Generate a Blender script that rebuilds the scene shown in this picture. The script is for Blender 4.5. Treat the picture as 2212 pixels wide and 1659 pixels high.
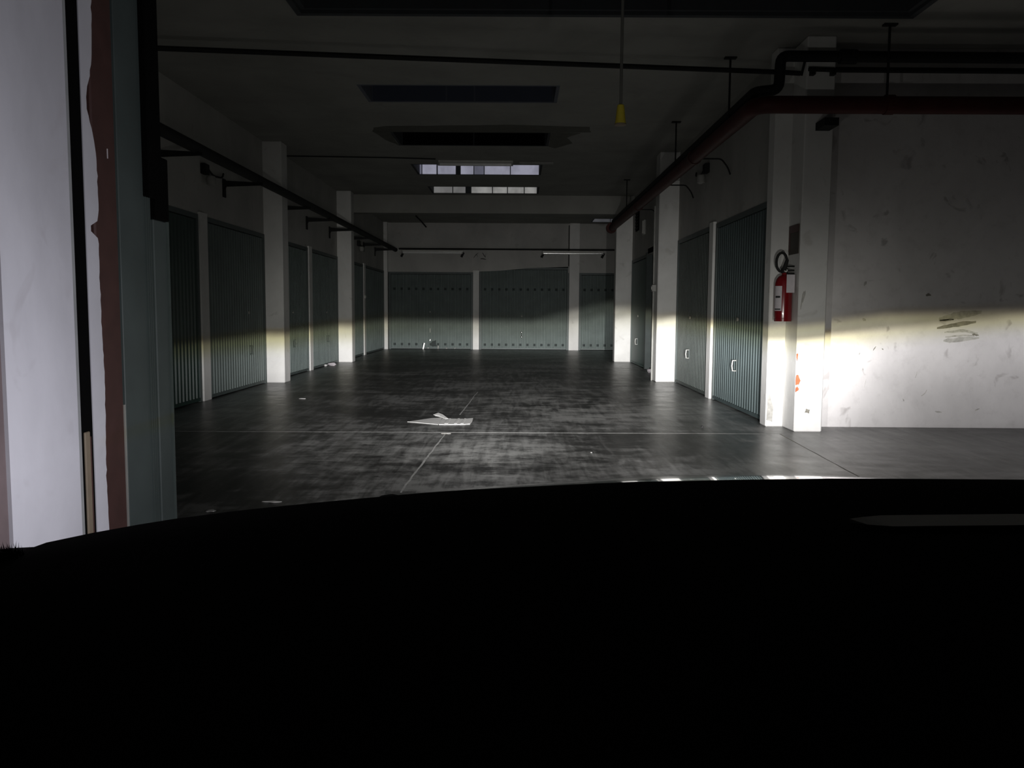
import bpy, bmesh, math, random
from mathutils import Vector, Matrix
random.seed(7)
for o in list(bpy.data.objects): bpy.data.objects.remove(o, do_unlink=True)
scene = bpy.context.scene
COL = scene.collection
# ------------------------------------------------------------------ camera
F, CX, CY, EYE = 1800.0, 1106.0, 829.5, 1.15
PITCH = math.atan((CY - 672.0) / F); YAW = math.atan((1115.0 - CX) / F); ROLL = 0.0068
_f = Vector((-math.sin(YAW) * math.cos(PITCH), math.cos(YAW) * math.cos(PITCH), -math.sin(PITCH)))
_r0 = Vector((math.cos(YAW), math.sin(YAW), 0)); _u0 = _r0.cross(_f)
_r = _r0 * math.cos(ROLL) + _u0 * math.sin(ROLL); _u = _u0 * math.cos(ROLL) - _r0 * math.sin(ROLL)
cam_data = bpy.data.cameras.new('camera'); cam = bpy.data.objects.new('camera', cam_data); COL.objects.link(cam)
cam_data.sensor_width = 36.0; cam_data.lens = F / 2212.0 * 36.0; cam_data.clip_start = 0.02
M = Matrix((_r, _u, -_f)).transposed().to_4x4(); M.translation = (0, 0, EYE)
cam.matrix_world = M
scene.camera = cam
def at_y(px, py, Y):
    d = _f + _r * ((px - CX) / F) - _u * ((py - CY) / F)
    return Vector((0, 0, EYE)) + d * (Y / d.y)
def at_z(px, py, Z):
    d = _f + _r * ((px - CX) / F) - _u * ((py - CY) / F)
    return Vector((0, 0, EYE)) + d * ((Z - EYE) / d.z)
# ------------------------------------------------------------------ world, view, beam settings
w = bpy.data.worlds.new('night'); scene.world = w; w.use_nodes = True
w.node_tree.nodes['Background'].inputs[0].default_value = (0.5, 0.55, 0.7, 1)
w.node_tree.nodes['Background'].inputs[1].default_value = 0.0004
vs = scene.view_settings
vs.view_transform = 'Standard'; vs.look = 'None'; vs.gamma = 1.0; vs.use_curve_mapping = False
vs.exposure = 0.0
LAMP_W = 21.0            # watts per headlamp bulb (before the beam pattern)
LAMP_Z, LAMP_Y, LAMP_XL, LAMP_XR = 0.66, 1.93, -0.28, 1.02

# ------------------------------------------------------------------ node helpers
class NT:
    def __init__(s, tree): s.t = tree
    def n(s, typ, **kw):
        nd = s.t.nodes.new(typ)
        for k, v in kw.items(): setattr(nd, k, v)
        return nd
    def link(s, a, b): s.t.links.new(a, b)
    def put(s, sock, v):
        if isinstance(v, bpy.types.NodeSocket): s.link(v, sock)
        else: sock.default_value = v
    def m(s, op, a, b=None, c=None, clamp=False):
        nd = s.n('ShaderNodeMath', operation=op, use_clamp=clamp)
        s.put(nd.inputs[0], a)
        if b is not None: s.put(nd.inputs[1], b)
        if c is not None: s.put(nd.inputs[2], c)
        return nd.outputs[0]
    def ramp(s, fac, stops, interp='LINEAR'):
        nd = s.n('ShaderNodeValToRGB'); r = nd.color_ramp; r.interpolation = interp
        while len(r.elements) < len(stops): r.elements.new(0.5)
        for e, (p, c) in zip(r.elements, stops):
            e.position = p; e.color = c if len(c) == 4 else (*c, 1)
        s.put(nd.inputs[0], fac); return nd.outputs[0]
    def mix(s, fac, a, b, blend='MIX'):
        nd = s.n('ShaderNodeMix', data_type='RGBA', blend_type=blend)
        s.put(nd.inputs[0], fac)
        for i, v in ((6, a), (7, b)):
            s.put(nd.inputs[i], v if isinstance(v, bpy.types.NodeSocket) else (*v[:3], 1))
        return nd.outputs[2]
    def noise(s, vec, scale, detail=4, rough=0.55, dist=0.0):
        nd = s.n('ShaderNodeTexNoise'); s.put(nd.inputs['Vector'], vec)
        nd.inputs['Scale'].default_value = scale; nd.inputs['Detail'].default_value = detail
        nd.inputs['Roughness'].default_value = rough; nd.inputs['Distortion'].default_value = dist
        return nd.outputs[0]
    def pos(s, sc=(1, 1, 1), rot=0.0, off=(0, 0, 0)):
        g = s.n('ShaderNodeNewGeometry'); mp = s.n('ShaderNodeMapping')
        mp.inputs['Scale'].default_value = sc; mp.inputs['Rotation'].default_value = (0, 0, rot); mp.inputs['Location'].default_value = off
        s.link(g.outputs['Position'], mp.inputs[0]); return mp.outputs[0]
def new_mat(name):
    m = bpy.data.materials.new(name); m.use_nodes = True
    nt = NT(m.node_tree); b = m.node_tree.nodes['Principled BSDF']
    return m, nt, b
def plain(name, col, rough=0.6, metal=0.0, var=0.12, scale=9.0, spec=0.5, bump=0.0, coat=0.0):
    m, nt, b = new_mat(name)
    n = nt.noise(nt.pos(), scale, 5)
    dark = tuple(c * (1 - var) for c in col); lite = tuple(min(1, c * (1 + var)) for c in col)
    nt.link(nt.ramp(n, [(0.3, dark), (0.7, lite)]), b.inputs['Base Color'])
    b.inputs['Roughness'].default_value = rough; b.inputs['Metallic'].default_value = metal
    b.inputs['Specular IOR Level'].default_value = spec
    if coat: b.inputs['Coat Weight'].default_value = coat; b.inputs['Coat Roughness'].default_value = 0.05
    if bump:
        bp = nt.n('ShaderNodeBump'); bp.inputs['Strength'].default_value = bump; bp.inputs['Distance'].default_value = 0.01
        nt.link(n, bp.inputs['Height']); nt.link(bp.outputs[0], b.inputs['Normal'])
    return m
def plaster(name, col, stain, amount=0.5, bump=0.25):
    m, nt, b = new_mat(name)
    big = nt.noise(nt.pos((1, 1, 0.7)), 1.1, 6, 0.6, 0.4)
    fine = nt.noise(nt.pos(off=(3, 7, 1)), 9.0, 6, 0.65)
    spots = nt.noise(nt.pos(off=(9, 2, 5)), 4.5, 3, 0.5, 0.8)
    c1 = nt.ramp(big, [(0.33, tuple(c * 0.80 for c in col)), (0.62, col)])
    c2 = nt.mix(nt.m('MULTIPLY', nt.ramp(fine, [(0.52, (0, 0, 0)), (0.75, (1, 1, 1))]), 0.35 * amount), c1, stain)
    c3 = nt.mix(nt.m('MULTIPLY', nt.ramp(spots, [(0.64, (0, 0, 0)), (0.72, (1, 1, 1))]), amount), c2, stain)
    nt.link(c3, b.inputs['Base Color']); b.inputs['Roughness'].default_value = 0.85
    b.inputs['Specular IOR Level'].default_value = 0.25
    bp = nt.n('ShaderNodeBump'); bp.inputs['Strength'].default_value = bump; bp.inputs['Distance'].default_value = 0.01
    nt.link(fine, bp.inputs['Height']); nt.link(bp.outputs[0], b.inputs['Normal'])
    return m
def emit(name, col, strength, var=0.3, scale=3.0):
    m, nt, b = new_mat(name)
    n = nt.noise(nt.pos((1, 1, 0.6)), scale, 4, 0.6)
    c = nt.ramp(n, [(0.35, tuple(x * (1 - var) for x in col)), (0.6, col)])
    nt.link(c, b.inputs['Emission Color']); b.inputs['Emission Strength'].default_value = strength
    b.inputs['Base Color'].default_value = (*[x * 0.08 for x in col], 1); b.inputs['Roughness'].default_value = 0.5
    return m
MAT = {}
MAT['plaster'] = plaster('white_plaster', (0.74, 0.735, 0.71), (0.42, 0.40, 0.36), 0.35)
MAT['pier'] = plaster('pier_plaster', (0.66, 0.66, 0.70), (0.46, 0.44, 0.46), 0.3, 0.1)
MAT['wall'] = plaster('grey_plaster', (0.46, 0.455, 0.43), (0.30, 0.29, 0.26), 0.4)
MAT['dirtywall'] = plaster('scuffed_plaster', (0.72, 0.70, 0.69), (0.40, 0.38, 0.37), 0.8)
MAT['darkwall'] = plaster('unseen_wall_dark', (0.20, 0.195, 0.185), (0.12, 0.12, 0.11), 0.4)  # for unseen walls, darkened to cut the light they bounce back
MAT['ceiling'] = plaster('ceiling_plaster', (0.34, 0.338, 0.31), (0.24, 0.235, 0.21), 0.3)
MAT['bare'] = plain('bare_concrete', (0.12, 0.118, 0.10), 0.9, bump=0.4)
MAT['shaft'] = plain('shaft_concrete', (0.05, 0.055, 0.06), 0.9)
MAT['shaftblue'] = plain('shaft_blue_grey', (0.13, 0.14, 0.17), 0.9)
MAT['bluegreen'] = plain('door_grey_green', (0.115, 0.142, 0.134), 0.6, 0.0, 0.12, 3.0, 0.25)
MAT['gate'] = plain('gate_grey_green', (0.065, 0.082, 0.080), 0.5, 0.0, 0.12, 4.0, 0.3)
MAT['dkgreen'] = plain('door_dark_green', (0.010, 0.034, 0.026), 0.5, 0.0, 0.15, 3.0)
MAT['green'] = plain('door_green', (0.055, 0.105, 0.09), 0.5, 0.0, 0.1, 3.0, 0.3)
MAT['frame'] = plain('door_frame_green', (0.07, 0.09, 0.086), 0.55)
MAT['hole'] = plain('vent_dark', (0.035, 0.044, 0.042), 0.9)
MAT['chrome'] = plain('worn_chrome', (0.75, 0.75, 0.72), 0.25, 1.0, 0.08)
MAT['castmetal'] = plain('cast_aluminium', (0.62, 0.62, 0.58), 0.4, 0.6, 0.08)
MAT['redpipe'] = plain('red_pipe_paint', (0.055, 0.012, 0.010), 0.6, 0.0, 0.25, 5, 0.25)
MAT['darkpipe'] = plain('dark_iron', (0.014, 0.0145, 0.014), 0.7, 0.0, 0.2, 8, 0.25)
MAT['rust'] = plain('rust_primer', (0.062, 0.027, 0.023), 0.6, 0.0, 0.15, 12)
MAT['brown'] = plain('brown_wood', (0.20, 0.16, 0.11), 0.7)
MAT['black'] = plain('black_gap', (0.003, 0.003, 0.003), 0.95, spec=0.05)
MAT['dash'] = plain('black_dash_plastic', (0.018, 0.018, 0.018), 0.85, spec=0.15)
MAT['dashreflection'] = plain('painted_dash_reflection', (0.8, 0.8, 0.77), 0.4, spec=0.6)  # pale colour that paints a reflection over the dashboard
MAT['carpaint'] = plain('car_paint', (0.05, 0.05, 0.052), 0.25, 0.3, 0.05, 3, 0.5, 0.0, 1.0)
MAT['rubber'] = plain('rubber', (0.012, 0.012, 0.012), 0.8)
MAT['yellow'] = plain('yellow_plastic', (0.52, 0.42, 0.035), 0.45, 0.0, 0.08, 20)
MAT['cord'] = plain('grey_cord', (0.10, 0.10, 0.09), 0.7)
MAT['red'] = plain('extinguisher_red', (0.20, 0.008, 0.012), 0.22, 0.0, 0.08, 6, 0.5, 0.0, 0.6)
MAT['paper'] = plain('paper', (0.60, 0.56, 0.58), 0.8, 0.0, 0.06, 30)
MAT['ink'] = plain('label_ink', (0.03, 0.03, 0.03), 0.8)
MAT['card'] = plain('grey_cardboard', (0.52, 0.515, 0.50), 0.8, 0.0, 0.10, 14)
MAT['brick'] = plain('orange_brick', (0.40, 0.115, 0.05), 0.9, 0.0, 0.2, 30)
MAT['scuff'] = plain('black_scuff', (0.20, 0.19, 0.16), 0.9, 0.0, 0.35, 25)
MAT['scuff2'] = plain('grey_scuff', (0.40, 0.39, 0.36), 0.9, 0.0, 0.25, 25)
MAT['strokepaint'] = plain('dark_wall_paint', (0.09, 0.09, 0.08), 0.9)
MAT['reflector'] = plain('aluminium_reflector', (0.95, 0.95, 0.92), 0.28, 1.0, 0.03)
MAT['sage'] = plain('door_sage', (0.082, 0.096, 0.088), 0.6, 0.0, 0.12, 3.0, 0.25)
MAT['bluegreen2'] = plain('door_blue_green', (0.072, 0.097, 0.098), 0.6, 0.0, 0.12, 3.0, 0.25)
MAT['tubewhite'] = plain('tube_glass', (0.80, 0.80, 0.78), 0.25, 0.0, 0.03)
MAT['whitemetal'] = plain('white_enamel', (0.62, 0.62, 0.58), 0.45, 0.0, 0.06)
MAT['greyplastic'] = plain('grey_plastic', (0.30, 0.30, 0.28), 0.55)
MAT['joint'] = plain('joint_sealant', (0.26, 0.26, 0.25), 0.9, 0.0, 0.3, 12)
MAT['signred'] = plain('sign_maroon', (0.06, 0.018, 0.015), 0.5)
MAT['signbrown'] = plain('sign_brown', (0.05, 0.042, 0.03), 0.6)
MAT['paneblue'] = emit('pane_daylight_blue', (0.80, 0.80, 1.0), 0.33)
MAT['panebluedim'] = emit('pane_daylight_dim', (0.75, 0.76, 1.0), 0.14)
MAT['panewhite'] = emit('pane_daylight_grey', (0.96, 0.95, 0.92), 0.27, 0.35, 4.0)
MAT['panewhitedim'] = emit('pane_daylight_grey_dim', (0.96, 0.95, 0.94), 0.15)
MAT['panefaint'] = emit('pane_faint_blue', (0.6, 0.7, 1.0), 0.0010)
MAT['panefaint2'] = emit('pane_faint_grey', (0.9, 0.92, 1.0), 0.055)
def glass_lens():
    m, nt, b = new_mat('lens_glass'); b.inputs['Base Color'].default_value = (0.85, 0.85, 0.85, 1)
    b.inputs['Roughness'].default_value = 0.08; b.inputs['Specular IOR Level'].default_value = 0.8
    n = nt.noise(nt.pos(), 60, 2); nt.link(nt.ramp(n, [(0.4, (0.7, 0.7, 0.72)), (0.6, (0.9, 0.9, 0.9))]), b.inputs['Base Color'])
    return m
MAT['lens'] = glass_lens()
def floor_mat():
    m, nt, b = new_mat('worn_concrete_floor')
    big = nt.noise(nt.pos((0.55, 0.9, 1), 0.12), 0.85, 7, 0.62, 0.6)
    mid = nt.noise(nt.pos((1.0, 1.6, 1), -0.3, (4, 1, 0)), 2.6, 8, 0.74, 0.25)
    streak = nt.noise(nt.pos((4.5, 0.5, 1), 0.35, (2, 5, 0)), 2.6, 6, 0.65, 0.5)
    fine = nt.noise(nt.pos(), 30, 4, 0.6)
    a = nt.m('ADD', nt.m('MULTIPLY', big, 0.40), nt.m('ADD', nt.m('MULTIPLY', mid, 0.34), nt.m('MULTIPLY', streak, 0.26)))
    col = nt.ramp(a, [(0.44, (0.022, 0.022, 0.021)), (0.485, (0.05, 0.05, 0.048)), (0.515, (0.09, 0.09, 0.087)), (0.56, (0.20, 0.20, 0.195))])
    col = nt.mix(0.12, col, nt.ramp(fine, [(0.3, (0.02, 0.02, 0.02)), (0.75, (0.3, 0.3, 0.29))]))
    # dust scuffed over the middle of the corridor
    def blob(cx, cy, rx, ry):
        mp = nt.pos((1 / rx, 1 / ry, 0), 0, (-cx / rx, -cy / ry, 0)); ln = nt.n('ShaderNodeVectorMath', operation='LENGTH'); nt.link(mp, ln.inputs[0])
        return nt.ramp(ln.outputs['Value'], [(0.15, (1, 1, 1)), (1.0, (0, 0, 0))])
    dm = nt.m('MAXIMUM', blob(.9, 10.2, 2.2, 2.4), nt.m('MULTIPLY', blob(-.4, 6.6, 2.6, 1.5), 0.55))
    patch = nt.ramp(nt.m('ADD', nt.m('MULTIPLY', mid, 0.5), nt.m('ADD', nt.m('MULTIPLY', streak, 0.2), nt.m('MULTIPLY', big, 0.3))), [(0.44, (0, 0, 0)), (0.60, (1, 1, 1))])
    col = nt.mix(nt.m('MULTIPLY', dm, patch), col, (0.36, 0.36, 0.345))
    nt.link(col, b.inputs['Base Color'])
    nt.link(nt.ramp(mid, [(0.3, (0.29,) * 3), (0.7, (0.44,) * 3)]), b.inputs['Roughness'])
    b.inputs['Specular IOR Level'].default_value = 0.20
    bp = nt.n('ShaderNodeBump'); bp.inputs['Strength'].default_value = 0.05; bp.inputs['Distance'].default_value = 0.004
    nt.link(mid, bp.inputs['Height']); nt.link(bp.outputs[0], b.inputs['Normal'])
    return m
MAT['floor'] = floor_mat()

# ------------------------------------------------------------------ mesh helpers
def bx(bm, x0, x1, y0, y1, z0, z1):
    v = [bm.verts.new(p) for p in ((x0,y0,z0),(x1,y0,z0),(x1,y1,z0),(x0,y1,z0),(x0,y0,z1),(x1,y0,z1),(x1,y1,z1),(x0,y1,z1))]
    for q in ((0,3,2,1),(4,5,6,7),(0,1,5,4),(1,2,6,5),(2,3,7,6),(3,0,4,7)): bm.faces.new([v[i] for i in q])
def box(*a):
    bm = bmesh.new(); bx(bm, *a); return bm
def bbox(x0, x1, y0, y1, z0, z1, r=0.01, seg=1):
    bm = box(x0, x1, y0, y1, z0, z1)
    bmesh.ops.bevel(bm, geom=bm.edges[:], offset=r, segments=seg, affect='EDGES'); return bm
def tube(bm, pts, r, seg=10, cap=True):
    pts = [Vector(p) for p in pts]; rings = []; prev = None
    rr = r if isinstance(r, (list, tuple)) else [r] * len(pts)
    for i, p in enumerate(pts):
        t = (pts[min(i + 1, len(pts) - 1)] - pts[max(i - 1, 0)]).normalized()
        if prev is None:
            a = Vector((0, 0, 1)) if abs(t.z) < 0.9 else Vector((1, 0, 0)); u = t.cross(a).normalized()
        else:
            u = (prev - t * prev.dot(t)).normalized()
        prev = u; v = t.cross(u)
        rings.append([bm.verts.new(p + (u * math.cos(k * 2 * math.pi / seg) + v * math.sin(k * 2 * math.pi / seg)) * rr[i]) for k in range(seg)])
    for a, b in zip(rings, rings[1:]):
        for k in range(seg): bm.faces.new((a[k], a[(k + 1) % seg], b[(k + 1) % seg], b[k]))
    if cap: bm.faces.new(rings[0][::-1]); bm.faces.new(rings[-1])
def tb(pts, r, seg=10):
    bm = bmesh.new(); tube(bm, pts, r, seg); return bm
def lathe(prof, c, seg=24):
    bm = bmesh.new(); rings = []
    for r, z in prof:
        rings.append([bm.verts.new((c[0] + r * math.cos(k * 2 * math.pi / seg), c[1] + r * math.sin(k * 2 * math.pi / seg), c[2] + z)) for k in range(seg)])
    for a, b in zip(rings, rings[1:]):
        for k in range(seg): bm.faces.new((a[k], a[(k + 1) % seg], b[(k + 1) % seg], b[k]))
    bm.faces.new(rings[0][::-1]); bm.faces.new(rings[-1]); return bm
def prism(poly, axis, a, b):
    """poly of 2D points extruded between a and b along axis ('x','y','z')"""
    bm = bmesh.new()
    def P(p, t):
        return {'x': (t, p[0], p[1]), 'y': (p[0], t, p[1]), 'z': (p[0], p[1], t)}[axis]
    lo = [bm.verts.new(P(p, a)) for p in poly]; hi = [bm.verts.new(P(p, b)) for p in poly]
    bm.faces.new(lo[::-1]); bm.faces.new(hi); n = len(poly)
    for i in range(n): bm.faces.new((lo[i], lo[(i + 1) % n], hi[(i + 1) % n], hi[i]))
    return bm
def arc(c, r, a0, a1, n, plane='yz'):
    out = []
    for i in range(n + 1):
        a = a0 + (a1 - a0) * i / n; u, v = r * math.cos(a), r * math.sin(a)
        out.append({'yz': (c[0], c[1] + u, c[2] + v), 'xz': (c[0] + u, c[1], c[2] + v), 'xy': (c[0] + u, c[1] + v, c[2])}[plane])
    return out
def mesh_obj(name, bm, mat, parent=None, off=(0, 0, 0), smooth=False):
    bmesh.ops.recalc_face_normals(bm, faces=bm.faces[:])
    bmesh.ops.translate(bm, verts=bm.verts[:], vec=[-v for v in off])
    me = bpy.data.meshes.new(name); bm.to_mesh(me); bm.free()
    me.materials.append(MAT[mat] if isinstance(mat, str) else mat)
    if smooth:
        for p in me.polygons: p.use_smooth = True
        me.set_sharp_from_angle(angle=math.radians(40))
    o = bpy.data.objects.new(name, me); COL.objects.link(o)
    if parent: o.parent = parent
    return o
def tag(o, label, cat, group=None):
    o['label'] = label; o['category'] = cat
    if group: o['group'] = group
    return o
def single(name, bm, mat, label, cat, group=None, smooth=False):
    xs = [v.co for v in bm.verts]
    base = ((min(v.x for v in xs) + max(v.x for v in xs)) / 2, (min(v.y for v in xs) + max(v.y for v in xs)) / 2, min(v.z for v in xs))
    o = mesh_obj(name, bm, mat, None, base, smooth); o.location = base
    return tag(o, label, cat, group)
class Thing:
    def __init__(s, name, loc, label, cat, group=None, rotz=0.0):
        s.loc = Vector(loc); s.o = bpy.data.objects.new(name, None); COL.objects.link(s.o)
        s.o.location = loc; s.o.rotation_euler = (0, 0, rotz); s.o.empty_display_size = 0.2
        tag(s.o, label, cat, group)
    def part(s, name, bm, mat, parent=None, smooth=False, label=None):   # bm in world coordinates (unrotated things)
        o = mesh_obj(name, bm, mat, parent or s.o, s.loc, smooth)
        if label: o['label'] = label
        return o
    def local(s, name, bm, mat, parent=None, smooth=False, label=None):  # bm in the thing's own frame
        o = mesh_obj(name, bm, mat, parent or s.o, (0, 0, 0), smooth)
        if label: o['label'] = label
        return o
def struct(name, bm, mat, smooth=False):
    o = mesh_obj(name, bm, mat, None, (0, 0, 0), smooth); o['kind'] = 'structure'; return o

# ------------------------------------------------------------------ the shell
CEIL, XL, XR, YB = 3.73, -3.95, 2.62, 24.9
YW = 8.42; XE, YS = 9.0, -3.5            # right-hand bay: its far wall, its side wall, the wall behind
LINT = 2.31
fl = struct('floor', box(-6.5, XE + .2, YS - .2, YB + .4, -0.12, 0.0), 'floor')
# ceiling with skylight openings
WELLS = [(-1.88, 3.37, 5.7, 7.44), (-1.86, 0.48, 9.82, 10.63), (-1.86, 0.48, 12.34, 13.36),
         (-1.9, 0.44, 15.02, 16.16), (-1.88, 0.46, 17.66, 18.68), (2.12, 3.3, 23.55, 24.45)]
bm = bmesh.new()
xs = sorted({-6.5, XE + .2} | {w_[0] for w_ in WELLS} | {w_[1] for w_ in WELLS})
ys = sorted({YS - .2, YB + .4} | {w_[2] for w_ in WELLS} | {w_[3] for w_ in WELLS})
for i in range(len(xs) - 1):
    for j in range(len(ys) - 1):
        cx, cy = (xs[i] + xs[i + 1]) / 2, (ys[j] + ys[j + 1]) / 2
        if any(a < cx < b and c < cy < d for a, b, c, d in WELLS): continue
        bx(bm, xs[i], xs[i + 1], ys[j], ys[j + 1], CEIL, CEIL + 0.12)
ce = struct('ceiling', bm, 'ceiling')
def ragged(poly, jitter, n):
    out = []
    for k in range(len(poly)):
        a, b = Vector(poly[k]), Vector(poly[(k + 1) % len(poly)])
        for i in range(n):
            p = a.lerp(b, i / n); out.append((p.x + random.uniform(-jitter, jitter), p.y + random.uniform(-jitter, jitter)))
    return out
# plaster fallen off round the third opening: strips of bare concrete
for poly in ([(-2.05, 12.1), (-1.86, 11.98), (-1.3, 11.95), (-.2, 11.86), (.5, 11.92), (1.0, 11.96), (1.05, 12.3), (.48, 12.34), (-1.86, 12.34), (-2.1, 12.34)],
             [(.48, 12.34), (.9, 12.36), (.72, 12.7), (.85, 13.1), (.6, 13.5), (.48, 13.36)],
             [(-2.1, 12.34), (-1.86, 12.34), (-1.86, 13.36), (-2.02, 12.9)]):
    bm = prism(ragged(poly, 0.012, 3), 'z', CEIL - 0.004, CEIL + 0.002)
    bmesh.ops.triangulate(bm, faces=bm.faces[:])
    mesh_obj('bare_concrete_patch', bm, 'bare', ce)
# left wall: lintel band, then the bits between
def wallmesh(parts):
    bm = bmesh.new()
    for p in parts: bx(bm, *p)
    return bm
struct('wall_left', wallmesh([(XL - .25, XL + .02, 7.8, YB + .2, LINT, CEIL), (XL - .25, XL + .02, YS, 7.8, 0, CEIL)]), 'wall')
# back wall: lintels (door two has a lintel that rises to the right)
bw = bmesh.new()
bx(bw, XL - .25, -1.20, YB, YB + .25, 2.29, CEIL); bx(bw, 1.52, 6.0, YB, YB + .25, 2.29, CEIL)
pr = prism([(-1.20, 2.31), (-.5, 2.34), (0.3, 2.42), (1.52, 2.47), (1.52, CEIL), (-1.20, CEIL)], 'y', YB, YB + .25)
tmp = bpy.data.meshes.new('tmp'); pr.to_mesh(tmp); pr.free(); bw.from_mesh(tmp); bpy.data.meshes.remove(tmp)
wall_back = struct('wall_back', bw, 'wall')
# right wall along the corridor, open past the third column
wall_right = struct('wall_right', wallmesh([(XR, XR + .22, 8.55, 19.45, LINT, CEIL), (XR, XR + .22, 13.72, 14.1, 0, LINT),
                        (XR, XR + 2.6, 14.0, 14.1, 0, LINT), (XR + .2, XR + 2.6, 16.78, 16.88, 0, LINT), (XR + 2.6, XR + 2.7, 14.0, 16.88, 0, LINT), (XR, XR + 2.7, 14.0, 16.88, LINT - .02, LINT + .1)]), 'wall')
wall_side = struct('wall_bay', wallmesh([(2.93, XE + .2, YW, YW + .25, 0, CEIL)]), 'dirtywall')
struct('wall_far_right', wallmesh([(XE, XE + .2, YS, YW, 0, CEIL)]), 'darkwall')
struct('wall_behind', wallmesh([(XL - .25, XE + .2, YS - .2, YS, 0, CEIL)]), 'darkwall')
struct('wall_rear_bay', wallmesh([(6.0, 6.2, 19.0, YB + .2, 0, CEIL), (XR + .2, 6.0, 19.25, 19.45, 0, CEIL)]), 'wall')
# beam across the corridor
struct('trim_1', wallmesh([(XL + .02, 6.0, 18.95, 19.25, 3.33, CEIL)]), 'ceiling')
# narrow posts between the doors
POSTS = [(XL - .12, XL + .05, 10.36, 10.6), (XL - .12, XL + .05, 15.75, 15.98), (XL - .12, XL + .05, 21.4, 21.62), (XL - .05, XL + .13, YB - .16, YB),
         (-1.30, -1.12, YB - .04, YB + .2), (1.55, 1.84, YB - .10, YB + .2), (XR - .04, XR + .1, 11.12, 11.34), (XR - .02, XR + .1, 16.88, 17.0)]
for i, (a, b, c, d) in enumerate(POSTS):
    struct('trim_%d' % (i + 2), wallmesh([(a, b, c, d, 0, LINT + .03 if i not in (5, 3) else CEIL)]), 'plaster' if i != 7 else 'frame')

# ------------------------------------------------------------------ pillars
def pillar(x0, x1, y0, y1, label, group='white pillars along the corridor'):
    bm = bbox(x0, x1, y0, y1, 0, CEIL, 0.012)
    return single('pillar', bm, 'plaster', label, 'pillar', group)
pillar(XL, -3.64, 13.05, 13.38, 'white square pillar below the dark bracketed pipe, closer to the folded gate leaf')
pillar(XL, -3.62, 18.36, 18.68, 'white square pillar below the dark bracketed pipe, beside the crumpled white litter')
pillar(2.30, XR + .02, 13.72, 14.08, 'white square pillar brightly lit between the ribbed doors and the dark open box')
pillar(2.25, 2.66, 19.15, 19.45, 'white square pillar at the end of the red pipe, next to the smooth green door')
cp = Thing('corner_pillar', (2.8, 8.3, 0), 'white corner pillar with chipped plaster beside the fire extinguisher', 'pillar')
cp.part('column_shaft', bbox(2.70, 2.97, 8.04, 8.45, 0, CEIL, 0.01), 'plaster')
cp.part('column_return', bbox(2.53, 2.72, 8.40, 8.60, 0, CEIL, 0.01), 'plaster')
for (z, y0, wd, hh) in ((0.455, 0, .045, .10), (0.39, 0, .032, .05), (0.69, 0, .010, .07)):
    poly = ragged([(2.703, z), (2.703 + wd * .7, z + .01), (2.703 + wd, z + hh * .5), (2.703 + wd * .55, z + hh), (2.703, z + hh * .95)], .005, 2)
    cp.part('exposed_brick_chip', prism(poly, 'y', 8.034, 8.045), 'brick', label='patch of bare orange brick')
poly = ragged([(2.545, .07), (2.59, .05), (2.60, .2), (2.57, .33), (2.54, .3)], .006, 2)
cp.part('exposed_brick_chip', prism(poly, 'y', 8.394, 8.405), 'scuff2')
poly = ragged([(2.80, .19), (2.84, .18), (2.85, .215), (2.81, .225)], .004, 2)
cp.part('scuff_mark', prism(poly, 'y', 8.036, 8.045), 'scuff')

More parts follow.
